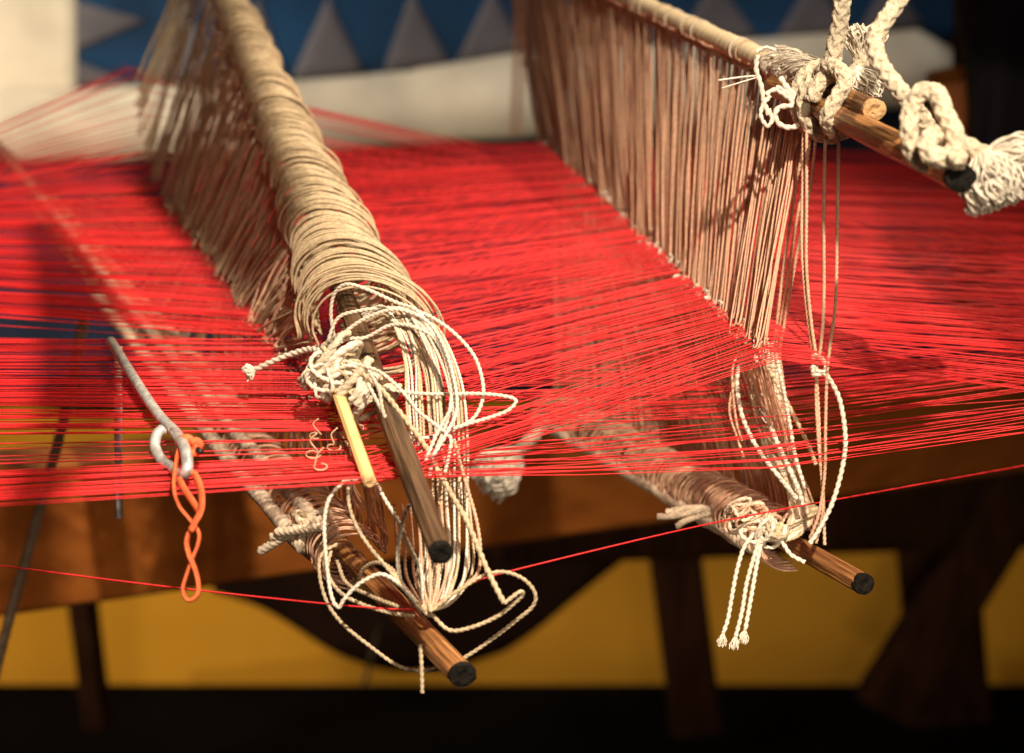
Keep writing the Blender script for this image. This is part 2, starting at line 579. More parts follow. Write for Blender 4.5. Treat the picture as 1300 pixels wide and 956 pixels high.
# ------------------------------------------------------------------ rods
def rod(name, p0, p1, r, material, parent, sides=8, flat=(1.0, 0.86), end=None, wobble=0.03):
    """a whittled dowel from p0 (visible end) to p1, grain along its own z"""
    p0, p1 = np.array(p0), np.array(p1)
    L = np.linalg.norm(p1 - p0)
    n = 24
    me = Mesh()
    z = np.linspace(0, L, n)
    v = []
    ph = RNG.uniform(0, 6)
    for k, zz in enumerate(z):
        rr = r * (1 + wobble * math.sin(zz * 60 + ph) + RNG.normal(0, wobble * 0.25))
        if k == 0:
            rr *= 0.93
        for s in range(sides):
            a = 2 * math.pi * (s + 0.5) / sides
            v.append((rr * flat[0] * math.cos(a), rr * flat[1] * math.sin(a), zz if k else zz))
    f = []
    for k in range(n - 1):
        for s in range(sides):
            f.append((k * sides + s, k * sides + (s + 1) % sides, (k + 1) * sides + (s + 1) % sides, (k + 1) * sides + s))
    f.append(tuple((n - 1) * sides + s for s in range(sides)))
    f.append(tuple(range(sides - 1, -1, -1)))
    mesh = bpy.data.meshes.new(name)
    mesh.from_pydata(v, [], f)
    mesh.materials.append(material)
    o = bpy.data.objects.new(name, mesh)
    COL.objects.link(o)
    o.parent = parent
    zq = Vector((p1 - p0).tolist()).to_track_quat('Z', 'Y')
    o.rotation_euler = zq.to_euler()
    o.location = Vector(p0.tolist()) - parent.location
    if end is not None:
        ring = []
        sd = 16
        for lvl, (q, dz) in enumerate(((0.97, 0.0028), (0.97, -0.0006), (0.62, -0.0012), (0.30, -0.0007))):
            for j in range(sd):
                a = 2 * math.pi * j / sd
                k = q * r * (1 + RNG.normal(0, 0.03)) * (1.0 if lvl > 1 else 1.02)
                ring.append((k * flat[0] * math.cos(a), k * flat[1] * math.sin(a), dz + RNG.normal(0, 0.0002)))
        ff = [(l * sd + j, (l + 1) * sd + j, (l + 1) * sd + (j + 1) % sd, l * sd + (j + 1) % sd) for l in range(3) for j in range(sd)]
        ff.append(tuple(3 * sd + j for j in range(sd)))
        em = bpy.data.meshes.new('rod_end')
        em.from_pydata(ring, [], ff)
        em.materials.append(end)
        eo = bpy.data.objects.new('rod_end', em)
        COL.objects.link(eo)
        eo.parent = o
    return o


def pd(pts, d0=None, d1=None):
    """photo points (x, y[, d]) to world, depth running from d0 to d1"""
    n = len(pts)
    out = []
    for i, p in enumerate(pts):
        d = p[2] if len(p) > 2 else lerp(d0, d1, i / (n - 1))
        out.append(P(p[0], p[1], d))
    return np.array(out)


def cord(name, pts, r, material, parent, step=0.0006, lobes=2, pitch=None, depth=0.3, sides=10):
    p = spline(pts, step)
    return Mesh().tube(p, r, sides, lobes, pitch or r * 5.5, depth).build(name, material, parent)


def fray(name, base, direction, length, spread, n, r, material, parent, curl=0.3):
    m = Mesh()
    d = nrm(np.array(direction))
    for i in range(n):
        v = nrm(d + RNG.normal(0, spread, 3))
        c = RNG.normal(0, curl, 3) * length
        L = length * RNG.uniform(0.5, 1.0)
        t = np.linspace(0, 1, 6)[:, None]
        p = base + RNG.normal(0, r * 2.2, 3) + v * L * t + c * t ** 2 * 0.5 + RNG.normal(0, length * 0.02, (6, 3)) * t
        m.tube(p, np.linspace(r, r * 0.5, 6), 4, cap=False)
    return m.build(name, material, parent)


def mop(name, base, tip, width, n, r, material, parent, wave=0.10):
    """a teased-out rope end: wavy fibres that bulge and curl back in"""
    m = Mesh()
    ax = nrm(tip - base)
    e1 = nrm(np.cross(ax, np.array([0.2, 1.0, 0.1])))
    e2 = np.cross(ax, e1)
    L = np.linalg.norm(tip - base)
    for i in range(n):
        th, rad = RNG.uniform(0, 6.283), math.sqrt(RNG.random())
        o = (e1 * math.cos(th) + e2 * math.sin(th)) * rad
        ln = L * RNG.uniform(0.75, 1.08)
        ph, ph2, k = RNG.uniform(0, 6.28), RNG.uniform(0, 6.28), RNG.uniform(4, 8)
        t = np.linspace(0, 1, 12)
        prof = 0.18 + 0.95 * np.sin(np.clip(t * 1.25, 0, 1) * math.pi / 2) - 0.35 * np.clip(t - 0.72, 0, 1) / 0.28 * RNG.uniform(0, 1.4)
        p = base + ax * (ln * t)[:, None] + o * (width * prof)[:, None]
        p = p + e1 * (wave * width * np.sin(k * t + ph) * t)[:, None] + e2 * (wave * width * np.cos(k * t + ph2) * t)[:, None]
        m.tube(spline(p, L / 22), r, 4, cap=False)
    return m.build(name, material, parent)


def tangle(name, c, rad, n, r, mats, parent, loops=(0.5, 1.0)):
    """turns of cord wound about a point in all directions"""
    for j in range(n):
        a1 = nrm(RNG.normal(0, 1, 3))
        a2 = nrm(np.cross(a1, RNG.normal(0, 1, 3)))
        cc = c + RNG.normal(0, 0.22, 3) * rad
        k1, k2 = RNG.uniform(*loops), RNG.uniform(*loops) * 0.7
        ph, tw = RNG.uniform(0, 6.28), RNG.uniform(0.1, 0.3)
        a3 = np.cross(a1, a2)
        pts = [cc + rad * (a1 * k1 * math.cos(t) + a2 * k2 * math.sin(t) + a3 * tw * math.sin(2 * t + ph)) for t in np.linspace(0, 6.9, 16)]
        cord(name, pts, r * RNG.uniform(0.8, 1.15), mats[j % len(mats)], parent, 0.0006, 2, r * 5.6, 0.40)


# ------------------------------------------------------------------ left heddle
LU0, LU1 = P(560, 703, 0.80), P(262, -95, 1.62)
hl = thing('heddle', 'left string heddle with a fat coil of beige loops on a tipping rod', 'heddle', P(470, 560, 0.92),
           'string heddles of the loom')
rod('upper_rod', LU0, LU1, 0.0052, M_ROD_G, hl, 8, (1.0, 0.9), M_BLACK_END, wobble=0.05)


def lu_axis(s):
    """centre of the coil of loops: s=0 front .. 1 at the frame's top edge"""
    inv = lerp(1 / 0.985, 1 / 1.45, s)
    d = 1 / inv
    px, py = lerp(461, 292, s), lerp(408, 2, s)
    return P(px, py, d)


A0, A1 = lu_axis(0), lu_axis(1)
AX = nrm(A1 - A0)
E1 = nrm(np.cross(AX, np.array([0, 0, 1.0])))
E2 = np.cross(E1, AX)


def lu_pt(t):
    """point on the coil's axis, t = real fraction of its length"""
    return lerp(A0, A1, t)


NLU = 285
w_front = float(wL(452))
for i in range(NLU):
    t = (i + 0.5) / NLU * 1.3
    tj = t + RNG.normal(0, 0.003)
    if (t > 0.9 and i % 2) or (0.55 < t <= 0.9 and i % 4 == 0):
        continue
    C = lu_pt(tj)
    clump = 0.5 + 0.5 * math.sin(t * 70 + 1.5 * math.sin(t * 23))
    Rr = lerp(0.0275, 0.0150, min(t, 1)) * np.interp(t, [0, 0.12, 0.35, 1], [1, 0.95, 0.77, 0.80]) * (0.82 + 0.24 * clump + RNG.normal(0, 0.03))
    if t < 0.09:
        Rr *= RNG.uniform(0.95, 1.2)
    elif i % 17 == 0:
        Rr *= RNG.uniform(1.06, 1.2)
    lean = lerp(0.85, 0.55, min(t, 1)) * RNG.uniform(0.85, 1.15)
    a0, a1 = 205 + RNG.normal(0, 4), -62 + RNG.normal(0, 6)
    arc = []
    for q in np.linspace(0, 1, 13):
        a = R_(lerp(a0, a1, q))
        stretch = 1.0 + 0.14 * max(0, math.cos(a))
        arc.append(C + E1 * Rr * math.cos(a) * stretch + E2 * Rr * math.sin(a) * 0.95 - AX * lean * Rr * (1 + math.cos(a)) * 0.5
                   + RNG.normal(0, 0.00016, 3))
    tail = lu_pt(tj - lean * Rr / np.linalg.norm(A1 - A0)) - E2 * Rr * 0.7 - E1 * Rr * 0.2
    w = lerp(w_front, 1.0, t / 1.3) + RNG.normal(0, 0.008)
    e = lu_eye(w) + np.array([RNG.normal(0, 0.0025), 0, abs(RNG.normal(0, 0.002))])
    e2 = lerp(e, arc[0], 0.5) + np.array([RNG.normal(-0.001, 0.0012), 0, RNG.normal(-0.001, 0.0008)])
    e3 = lerp(e, arc[0], 0.86) + np.array([-0.0015, 0, -0.001])
    pts = [e, e2, e3] + arc + [tail]
    if t < 0.55:
        cord('loop_string', pts, 0.00066, M_CORD, hl, 0.0009, 2, 0.0038, 0.26, 7)
    else:
        cord('loop_string', pts, 0.00062, M_CORD, hl, 0.003, 0, sides=5)
for i in range(170):
    t = (i + 0.5) / 170 * 1.3 + 0.02
    C = lu_pt(t)
    Rr = lerp(0.0225, 0.0125, min(t, 1)) * np.interp(t, [0, 0.12, 0.35, 1], [1, 0.95, 0.77, 0.80]) * RNG.uniform(0.9, 1.08)
    arc = [C + E1 * Rr * math.cos(R_(a)) * 1.05 + E2 * Rr * math.sin(R_(a)) * 0.95 - AX * 0.6 * Rr * (1 + math.cos(R_(a))) * 0.5 + RNG.normal(0, 0.0003, 3)
           for a in np.linspace(215, -70, 11)]
    cord('inner_loop', arc, 0.0008, M_CORD, hl, 0.002, 0, sides=5)
# second strand of each pair: plain drop strings between coil and warp, ending in an eye
for i in range(150):
    t = (i + 0.5) / 150 * 1.45
    if t > 0.95 and i % 5:
        continue
    C = lu_pt(t)
    Rr = lerp(0.0265, 0.0145, min(t, 1)) * np.interp(t, [0, 0.12, 0.35, 1], [1, 0.95, 0.77, 0.80])
    top = C - E1 * Rr * RNG.uniform(0.75, 1.0) - E2 * Rr * RNG.uniform(-0.1, 0.5)
    w = lerp(w_front - 0.02, 1.0, t / 1.45) + RNG.normal(0, 0.008)
    e = lu_eye(w) + np.array([RNG.normal(0.002, 0.004), 0, RNG.normal(0.0, 0.003)])
    mid = lerp(top, e, 0.5) + RNG.normal(0, 0.0012, 3)
    loop = [top, mid, e, e + np.array([-0.0025, 0.001, -0.003]), e + np.array([0.0008, 0.001, -0.0045]), e + np.array([0.001, 0, 0.001])]
    cord('drop_string', loop, 0.00046, M_STR, hl, 0.0016 if t < 0.4 else 0.004, 0, sides=5)

m = Mesh()
for i in range(90):
    w = lerp(w_front - 0.04, 0.75, i / 89)
    c = lu_eye(w) + np.array([RNG.normal(0.003, 0.004), RNG.normal(-0.001, 0.0015), RNG.normal(0.0, 0.004)])
    a1, a2 = nrm(RNG.normal(0, 1, 3) + np.array([0, 0, 1.2])), nrm(RNG.normal(0, 1, 3))
    m.tube([c + 0.0024 * a1 * math.cos(t) + 0.0014 * a2 * math.sin(t) for t in np.linspace(0, 5.6, 9)], 0.0006, 5)
m.build('eye_knots', M_CORD, hl, kind='stuff')
# lower rod and its windings
LL0 = P(588, 858, 0.84)


def ll_px(x):
    y = np.interp(x, [0, 180, 330, 440, 588], [190, 408, 585, 703, 858])
    d = 1 / np.interp(x, [0, 588], [1 / 1.75, 1 / 0.84])
    return P(x, y, d)


rod('lower_rod', LL0, ll_px(440), 0.0062, M_ROD, hl, 8, (1.0, 0.85), M_BLACK_END, wobble=0.03)
rod('lower_rod', ll_px(438), ll_px(2), 0.0062, M_ROD, hl, 8, (1.0, 0.85))


def windings(axis, n, xs, R0, R1, eye, ws, name, parent, material, r=0.0006, side=-1):
    for i in range(n):
        q = (i + RNG.uniform(0.2, 0.8)) / n
        x = lerp(xs[0], xs[1], q)
        C = axis(x)
        ax = nrm(axis(x - 4) - axis(x + 4))
        e1 = nrm(np.cross(ax, np.array([0, 0, 1.0])))
        e2 = np.cross(e1, ax)
        Rr = lerp(R0, R1, q) * RNG.uniform(0.85, 1.1)
        arc = [C + e1 * Rr * math.cos(R_(a)) + e2 * Rr * math.sin(R_(a)) + RNG.normal(0, 0.00025, 3) - ax * Rr * 0.35 * math.cos(R_(a))
               for a in np.linspace(18, 285, 10)]
        e = eye(lerp(ws[0], ws[1], q) + RNG.normal(0, 0.012))
        m1 = lerp(e, arc[0], 0.4) + RNG.normal(0, 0.0018, 3)
        m2 = lerp(e, arc[0], 0.8) + RNG.normal(0, 0.0010, 3) + e1 * 0.002
        cord(name, [e, m1, m2] + arc, r, material, parent, 0.0024, 0, sides=5)


def lu_eye_low(w):
    p = lu_eye(w).copy()
    p[2] -= 0.004
    return p


windings(ll_px, 150, (452, 60), 0.0150, 0.0110, lu_eye_low, (0.0, 0.85), 'lower_string', hl, M_STR)


def edge_cord(axis, xs, R, r, turns_step, name, parent, material, e1s=-1.0, e2s=0.0):
    """thick whipping that runs along the lower left side of a rod"""
    pts = []
    for x in np.linspace(xs[0], xs[1], 26):
        C = axis(x)
        ax = nrm(axis(x - 4) - axis(x + 4))
        e1 = nrm(np.cross(ax, np.array([0, 0, 1.0])))
        e2 = np.cross(e1, ax)
        pts.append(C + e1 * R * e1s + e2 * R * e2s + RNG.normal(0, 0.0005, 3))
    return cord(name, pts, r, material, parent, 0.0011, 3, turns_step, 0.34, 10)


edge_cord(ll_px, (425, 150), 0.0155, 0.0042, 0.012, 'edge_cord', hl, M_WOOL)
edge_cord(ll_px, (440, 5), 0.0125, 0.0036, 0.011, 'edge_cord', hl, M_WOOL, -0.6, 0.9)

# bamboo stick
b0 = P(469, 612, 0.862)
b1 = lerp(b0, P(432, 508, 0.915), 1.3)
rod('bamboo_stick', b0, b1, 0.0031, M_BAMBOO, hl, 10, (1, 0.9), M_PALEEND, wobble=0.01)

# knotted cords round the stick and rod
K = P(437, 478, 0.925)
kx, ky, kz = nrm(np.array([0.62, -0.25, -0.5])), None, None
ky = nrm(np.cross(kx, np.array([0, 1.0, 0.3])))
kz = np.cross(kx, ky)
for j in range(7):
    pts = []
    ph = RNG.uniform(0, 6)
    cen = K + kx * (-0.008 + 0.0045 * j) + np.array([-0.004, 0, 0.004]) * (1 - j / 6)
    for a in np.linspace(0, 2 * math.pi * 1.25, 15):
        rr = lerp(0.0125, 0.0095, j / 6) * (1 + 0.12 * math.sin(2 * a + ph))
        pts.append(cen + ky * rr * math.cos(a) * 1.25 + kz * rr * math.sin(a) + kx * 0.0035 * math.sin(a + ph) + RNG.normal(0, 0.0008, 3))
    cord('knot_cord', pts, 0.0019 if j % 2 else 0.0015, M_ROPE if j % 3 == 0 else M_WHITE, hl, 0.0007, 2, 0.0085, 0.3)
tangle('knot_cord', K + np.array([-0.004, -0.006, 0.003]), np.array([0.013, 0.008, 0.011]), 18, 0.00105, [M_WHITE, M_CORD], hl)
tangle('knot_cord', K + np.array([0.010, -0.004, -0.004]), np.array([0.010, 0.007, 0.009]), 9, 0.0011, [M_CORD, M_ROPE], hl)

CW = 0.00092      # cord radius
C_ = lambda pts, d0, d1, mt=M_WHITE, r=CW, nm='loose_cord': cord(nm, pd(pts, d0, d1), r, mt, hl, 0.0005, 2, r * 5.6, 0.44)
C_([(412, 450), (398, 443), (380, 446), (352, 456), (322, 470)], 0.925, 0.955, M_WHITE, 0.0014)
mop('cord_end', P(324, 469, 0.955), P(311, 474, 0.956), 0.0032, 70, 0.0004, M_WHITE, hl, 0.4)
C_([(425, 432), (420, 400), (424, 374), (439, 361), (465, 367), (503, 384), (530, 395), (548, 425), (567, 461), (579, 499), (572, 520), (556, 548), (540, 585)], 0.945, 0.885)
C_([(414, 440), (428, 405), (454, 395), (492, 391), (530, 395), (567, 415), (598, 446), (611, 476), (613, 505), (602, 530), (579, 544), (551, 554), (526, 556), (502, 548), (487, 525), (481, 495), (470, 474)], 0.94, 0.885)
C_([(398, 482), (416, 444), (445, 416), (473, 400), (505, 393), (540, 406), (562, 436), (576, 480), (580, 520), (566, 552), (548, 582)], 0.93, 0.88)
C_([(404, 462), (435, 433), (465, 428), (492, 414), (511, 412), (530, 417), (550, 428), (565, 455), (573, 500), (566, 540), (552, 575), (545, 605)], 0.93, 0.885)
C_([(433, 484), (461, 478), (479, 490), (509, 497), (542, 500), (576, 500), (611, 500), (641, 503), (655, 509), (645, 521), (622, 530), (595, 538), (567, 547), (540, 557), (514, 556), (494, 540), (480, 512), (466, 486)], 0.915, 0.90)
C_([(436, 458), (460, 464), (482, 472), (502, 488), (520, 508), (532, 523), (555, 541), (572, 556), (570, 578), (565, 600)], 0.915, 0.88)
C_([(420, 470), (450, 470), (480, 490), (505, 520), (539, 565), (556, 597), (576, 632), (594, 664), (618, 722), (640, 766)], 0.92, 0.855, M_CORD, 0.00125)
C_([(640, 766), (659, 752), (664, 754), (655, 764), (632, 782), (600, 796), (571, 800), (550, 782), (535, 766)], 0.855, 0.87, M_CORD)
C_([(552, 772), (572, 756), (591, 744), (611, 732), (638, 726), (664, 735), (679, 753), (676, 770), (655, 788), (625, 811), (591, 834), (559, 848), (530, 851), (503, 844), (469, 820), (437, 794), (418, 770), (408, 743), (405, 715), (412, 700), (430, 690)], 0.862, 0.90, M_CORD)
C_([(470, 612), (445, 608), (432, 616), (418, 633), (412, 660), (413, 697), (418, 743), (423, 763), (430, 771), (436, 762), (449, 747), (464, 736), (484, 729), (505, 740), (528, 765)], 0.872, 0.862)
C_([(442, 612), (443, 640), (452, 667), (469, 694), (489, 718), (510, 743), (530, 770), (546, 782)], 0.874, 0.862, M_CORD)
C_([(462, 598), (476, 611), (490, 636), (505, 660), (521, 696), (534, 724), (536, 762)], 0.88, 0.866)
C_([(520, 640), (513, 656), (508, 678), (505, 709), (508, 738)], 0.87, 0.868)
C_([(533, 818), (535, 842), (536, 880)], 0.86, 0.86, M_CORD)
C_([(577, 560), (591, 611), (605, 661), (610, 700), (606, 728), (588, 745)], 0.885, 0.87, M_STR, 0.0008)
C_([(420, 700), (416, 726), (432, 752), (462, 768), (496, 778), (525, 782)], 0.90, 0.862, M_CORD)
C_([(428, 712), (440, 740), (470, 756), (505, 770)], 0.905, 0.862, M_CORD)
C_([(452, 742), (462, 722), (478, 714), (497, 722), (508, 742)], 0.90, 0.862, M_CORD)
# hanging front strings between the coil and the lower rod
for j in range(26):
    q = j / 25
    x0, y0 = lerp(492, 552, q) + RNG.normal(0, 4), lerp(392, 418, q) + RNG.normal(0, 5)
    xm, ym = lerp(520, 594, q) + RNG.normal(0, 5), lerp(520, 560, q) + RNG.normal(0, 8)
    xb = lerp(532, 596, q) + RNG.normal(0, 5)
    C_([(x0 - 30, y0 + 8), (x0, y0), (lerp(x0, xm, 0.62) + 6, lerp(y0, ym, 0.45)), (xm, ym), (lerp(xm, xb, 0.55), lerp(ym, 690, 0.6)), (xb, 704 + RNG.normal(0, 6)),
        (xb - 6, 740 + RNG.normal(0, 4)), (lerp(xb, 548, 0.55), 766), (546, 776)], lerp(0.95, 0.935, q), RNG.uniform(0.858, 0.874), M_CORD if j % 2 else M_WHITE, 0.00068)
for j in range(7):
    x = 500 + 10 * j
    C_([(x, 640), (x + 4, 690), (x + 6, 730), (lerp(x + 6, 546, 0.6), 764), (545, 778)], 0.885, 0.866, M_STR, 0.0007)
# curls of yarn by the bamboo stick
for j in range(10):
    x, y = RNG.uniform(395, 486), RNG.uniform(440, 600)
    w = 5 + 5 * RNG.random()
    a = RNG.uniform(0, 6.28)
    ring = [(x + w * math.cos(a + k) * 1.2, y + w * 0.6 * math.sin(a + k)) for k in np.linspace(0, 5.2, 8)] + [(x - w * 0.5, y - w * 2.2), (x + w * 0.6, y - w * 3.4)]
    dd = float((P0(x, y) - CAM) @ FW) - 0.006
    C_(ring, dd, dd - 0.004, M_STR, 0.0004, 'yarn_curl')
# tied tails on the lower rod
for pts, d in (([(418, 668), (396, 664), (372, 676), (350, 688), (330, 700)], 0.99), ([(416, 660), (390, 662), (366, 676), (345, 682)], 0.985), ([(412, 668), (385, 672), (352, 675)], 0.98)):
    cord('tied_tail', pd(pts, d - 0.02, d), 0.0024, M_WOOL, hl, 0.0007, 3, 0.010, 0.34)
tangle('tied_knot', ll_px(418) + np.array([-0.006, -0.006, 0.006]), np.array([0.013, 0.010, 0.012]), 14, 0.0013, [M_WOOL, M_CORD, M_WHITE], hl)

# ------------------------------------------------------------------ right heddle
def ru_px(x):
    y = 140 - 0.4516 * (1110 - x)
    d = 0.99 * 409 / (y + 309)
    return P(x, y, d)


hr = thing('heddle', 'right string heddle, a curtain of straight beige strings under a wrapped rod', 'heddle', P(985, 460, 1.0),
           'string heddles of the loom')
rod('upper_rod', ru_px(1110), ru_px(975), 0.0056, M_ROD, hr, 7, (1.0, 0.9), M_PALEEND, wobble=0.02)
rod('lower_stick', P(1220, 226, 0.80), P(985, 108, 1.01), 0.0066, M_ROD, hr, 8, (1.0, 0.9), M_BLACK_END, wobble=0.03)

# thread-wrapped part of the rod
ca, cb = ru_px(1040), ru_px(640)
axr = nrm(cb - ca)
n1 = nrm(np.cross(axr, np.array([0, 0, 1.0])))
n2 = np.cross(n1, axr)
Lw = np.linalg.norm(cb - ca)
m = Mesh()
zz = np.linspace(0, Lw, 420)
m.tube(ca + axr * zz[:, None], 0.0061 * (1 + 0.035 * np.sin(zz * 2600) + 0.03 * np.sin(zz * 140) + RNG.normal(0, 0.012, 420)), 14)
m.build('thread_wrapping', mat('wrapped_thread', (0.70, 0.56, 0.36), 0.6, 0.14, 900, spec=0.3), hr)
for k in range(16):
    z0 = RNG.uniform(0.0, 0.35)
    pts = [ca + axr * (z0 + 0.003 * a / 6.28 + 0.0015 * math.sin(a)) + n1 * 0.0066 * math.cos(a) + n2 * 0.0066 * math.sin(a) for a in np.linspace(0, 6.6, 16)]
    cord('binding_thread', pts, 0.00045, M_WHITE if k % 2 else M_CORD, hr, 0.0009, 0, sides=5)

# curtain
NRU = 270
for i in range(NRU):
    q = (i + RNG.uniform(0.2, 0.8)) / NRU
    w = lerp(0.035, 1.03, q)
    e = ru_eye(w) + np.array([RNG.normal(0, 0.0010), RNG.normal(0, 0.0012), RNG.normal(0, 0.0028)])
    # matching point on the wrapped rod
    tz = lerp(0.012, Lw * 1.0, q)
    top = ca + axr * (tz + RNG.normal(0, 0.0008)) - n2 * 0.0062 + n1 * RNG.uniform(-0.004, 0.002)
    bow = RNG.normal(0, 0.0008, 3) * np.array([1, 1, 0.2])
    pts = [top + n2 * 0.004 - n1 * 0.004, top, top - n2 * 0.005, lerp(top, e, 0.3) + bow * 0.8, lerp(top, e, 0.65) + bow, e,
           e + np.array([-0.0022, 0.0005, -0.0035]), e + np.array([0.0006, 0.001, -0.005]), e + np.array([0.0016, 0.0, -0.0012])]
    cord('heddle_string', pts, 0.00052, M_STR, hr, 0.0009 if q < 0.35 else 0.004, 2 if q < 0.35 else 0, 0.0042, 0.26, sides=7 if q < 0.35 else 5)
    if i % 3:
        dx = np.array([RNG.normal(0.0015, 0.0015), RNG.normal(0, 0.002), 0])
        pts = [top + dx, lerp(top, e, 0.5) + dx + RNG.normal(0, 0.001, 3), e + dx * 1.5 + np.array([0, 0, 0.002]), e + dx * 1.5 + np.array([0.001, 0, -0.003])]
        cord('back_string', pts, 0.00048, M_STR, hr, 0.003, 0, sides=5)
m = Mesh()
for i in range(150):
    tz = lerp(0.008, Lw * 0.95, (i + 0.5) / 150)
    c0 = ca + axr * tz - n2 * 0.0066 - n1 * 0.003
    pts = [c0 + n1 * 0.0014 * math.cos(a) + n2 * 0.0015 * math.sin(a) for a in np.linspace(0, 6.28, 8)]
    m.tube(pts, 0.0006, 5)
m.build('knot_row', M_CORD, hr, kind='stuff')
m = Mesh()
for i in range(130):
    w = lerp(0.03, 1.0, i / 129)
    c = ru_eye(w) + np.array([RNG.normal(-0.001, 0.0012), RNG.normal(-0.001, 0.0012), RNG.normal(-0.002, 0.0028)])
    a1, a2 = nrm(RNG.normal(0, 1, 3) + np.array([0, 0, 1.5])), nrm(RNG.normal(0, 1, 3))
    m.tube([c + 0.0017 * a1 * math.cos(t) + 0.0011 * a2 * math.sin(t) for t in np.linspace(0, 5.8, 9)], 0.0007, 5)
m.build('eye_knots', M_WHITE, hr, kind='stuff')
# a last few strings hang apart beyond the curtain
for j in range(5):
    x = 650 + 3.5 * j
    cord('far_string', pd([(x + 8, -90), (x + 3, 20), (x, 110), (x - 3, 172)], 1.60, 1.62), 0.0007, M_STR, hr, 0.004, 0, sides=5)
# loose outer strings
H_ = lambda pts, d0, d1, mt=M_STR, r=0.00085, nm='loose_string': cord(nm, pd(pts, d0, d1), r, mt, hr, 0.0005, 2, r * 5.6, 0.42)
for pts, d0, d1 in (
        ([(1030, 165), (1022, 220), (1008, 300), (996, 380), (984, 450)], 0.96, 1.0),
        ([(1036, 165), (1030, 230), (1012, 320), (994, 420), (984, 470)], 0.955, 1.0),
        ([(1024, 160), (1010, 240), (996, 330), (985, 420), (980, 455)], 0.965, 1.01),
        ([(1020, 160), (1019, 230), (1018, 310), (1023, 380), (1031, 440), (1036, 470), (1040, 540), (1044, 600), (1046, 660), (1047, 692)], 0.955, 0.945),
        ([(1024, 160), (1024, 260), (1024, 340), (1030, 410), (1037, 462), (1036, 500), (1039, 560), (1045, 640), (1036, 690)], 0.95, 0.945),
        ([(1048, 165), (1046, 260), (1046, 380), (1043, 430), (1039, 458)], 0.94, 0.945),
        ([(1065, 165), (1063, 280), (1061, 380), (1055, 430), (1050, 474), (1048, 540), (1047, 600), (1040, 650), (1028, 684)], 0.935, 0.945)):
    H_(pts, d0, d1)
H_([(1030, 454), (1037, 452), (1046, 458), (1048, 470), (1040, 472), (1032, 466), (1034, 476), (1046, 474), (1056, 486), (1066, 508), (1072, 540), (1073, 570), (1067, 604), (1056, 640), (1040, 672), (1028, 690)], 0.942, 0.94, M_WHITE, 0.0012, 'knotted_cord')
for pts, mt, r in (
        ([(960, 440), (947, 446), (938, 466), (936, 490), (940, 520), (950, 548), (966, 576), (988, 604), (1012, 634)], M_WHITE, 0.0012),
        ([(957, 436), (963, 450), (965, 475), (971, 510), (982, 550), (1000, 590), (1014, 622), (1020, 642)], M_WHITE, 0.0013),
        ([(976, 440), (984, 446), (988, 464), (996, 500), (1003, 540), (1010, 580), (1022, 620)], M_WHITE, 0.0010),
        ([(972, 462), (986, 486), (1004, 520), (1024, 560), (1036, 590)], M_CORD, 0.0011),
        ([(950, 440), (934, 480), (926, 520), (936, 556), (944, 580)], M_STR, 0.0007),
        ([(944, 436), (930, 470), (934, 530), (942, 560)], M_STR, 0.0007)):
    H_(pts, 0.985, 0.972, mt, r, 'front_cord')
for j in range(34):
    x = RNG.uniform(950, 990)
    xb = RNG.uniform(1000, 1024)
    H_([(x, 440 + RNG.normal(0, 8)), (x + RNG.normal(2, 5), 500), (lerp(x, xb, 0.5) + RNG.normal(0, 6), 570), (xb, 632), (xb + RNG.normal(2, 6), 664), (xb - 18 + RNG.normal(0, 5), 680), (985, 690)],
       1.0, 0.975, (M_STR, M_CORD, M_WHITE)[j % 3], 0.0008, 'front_cord')
for j in range(8):
    x0 = RNG.uniform(985, 1010)
    H_([(1004, 600 + 4 * j), (1024 + j, 640), (1030 + j, 650), (1014, 664), (990 + j, 672), (970, 680)], 0.99, 0.975, M_CORD, 0.0008, 'front_cord')


def rl_px(x):
    y = 742 - 0.560 * (1097 - x)
    d = 1 / np.interp(x, [700, 1100], [1 / 1.30, 1 / 0.936])
    return P(x, y, d)


rod('lower_rod', rl_px(1097), rl_px(985), 0.0054, M_ROD, hr, 8, (1.0, 0.95), M_BLACK_END, wobble=0.02)
rod('lower_rod', rl_px(984), rl_px(690), 0.0054, M_ROD, hr, 8, (1.0, 0.95))


def ru_eye_low(w):
    p = ru_eye(w).copy()
    p[2] -= 0.006
    return p


windings(rl_px, 200, (1004, 690), 0.0140, 0.0120, ru_eye_low, (0.03, 0.9), 'lower_string', hr, M_STR)
edge_cord(rl_px, (985, 690), 0.0125, 0.0040, 0.011, 'edge_cord', hr, M_WOOL, -0.9, -0.4)
edge_cord(rl_px, (985, 690), 0.0100, 0.0030, 0.009, 'edge_cord', hr, M_WOOL, -0.5, 0.85)
# white yarn knot on the lower rod, two twisted tails
kc = P(972, 668, 0.955)
tangle('white_knot', kc + np.array([0.002, -0.002, -0.001]), np.array([0.009, 0.007, 0.008]), 12, 0.0012, [M_WHITE, M_WHITE, M_CORD], hr)
tangle('wool_knot', kc + np.array([-0.010, 0.004, 0.003]), np.array([0.012, 0.009, 0.009]), 16, 0.0009, [M_STR, M_WOOL], hr)
for pts in ([(958, 676), (945, 694), (936, 722), (930, 752), (924, 786), (918, 804)], [(966, 680), (958, 704), (948, 740), (942, 776), (934, 808)], [(968, 682), (962, 710), (955, 750), (946, 800)],
            [(980, 672), (994, 690), (1004, 704), (1022, 714)]):
    H_(pts, 0.952, 0.945, M_WHITE, 0.0011, 'yarn_tail')
for q in (P(918, 804, 0.945), P(934, 808, 0.945), P(946, 800, 0.945)):
    mop('tail_end', q, q - UP * 0.006 - RT * 0.001, 0.0019, 40, 0.0003, M_WHITE, hr, 0.3)
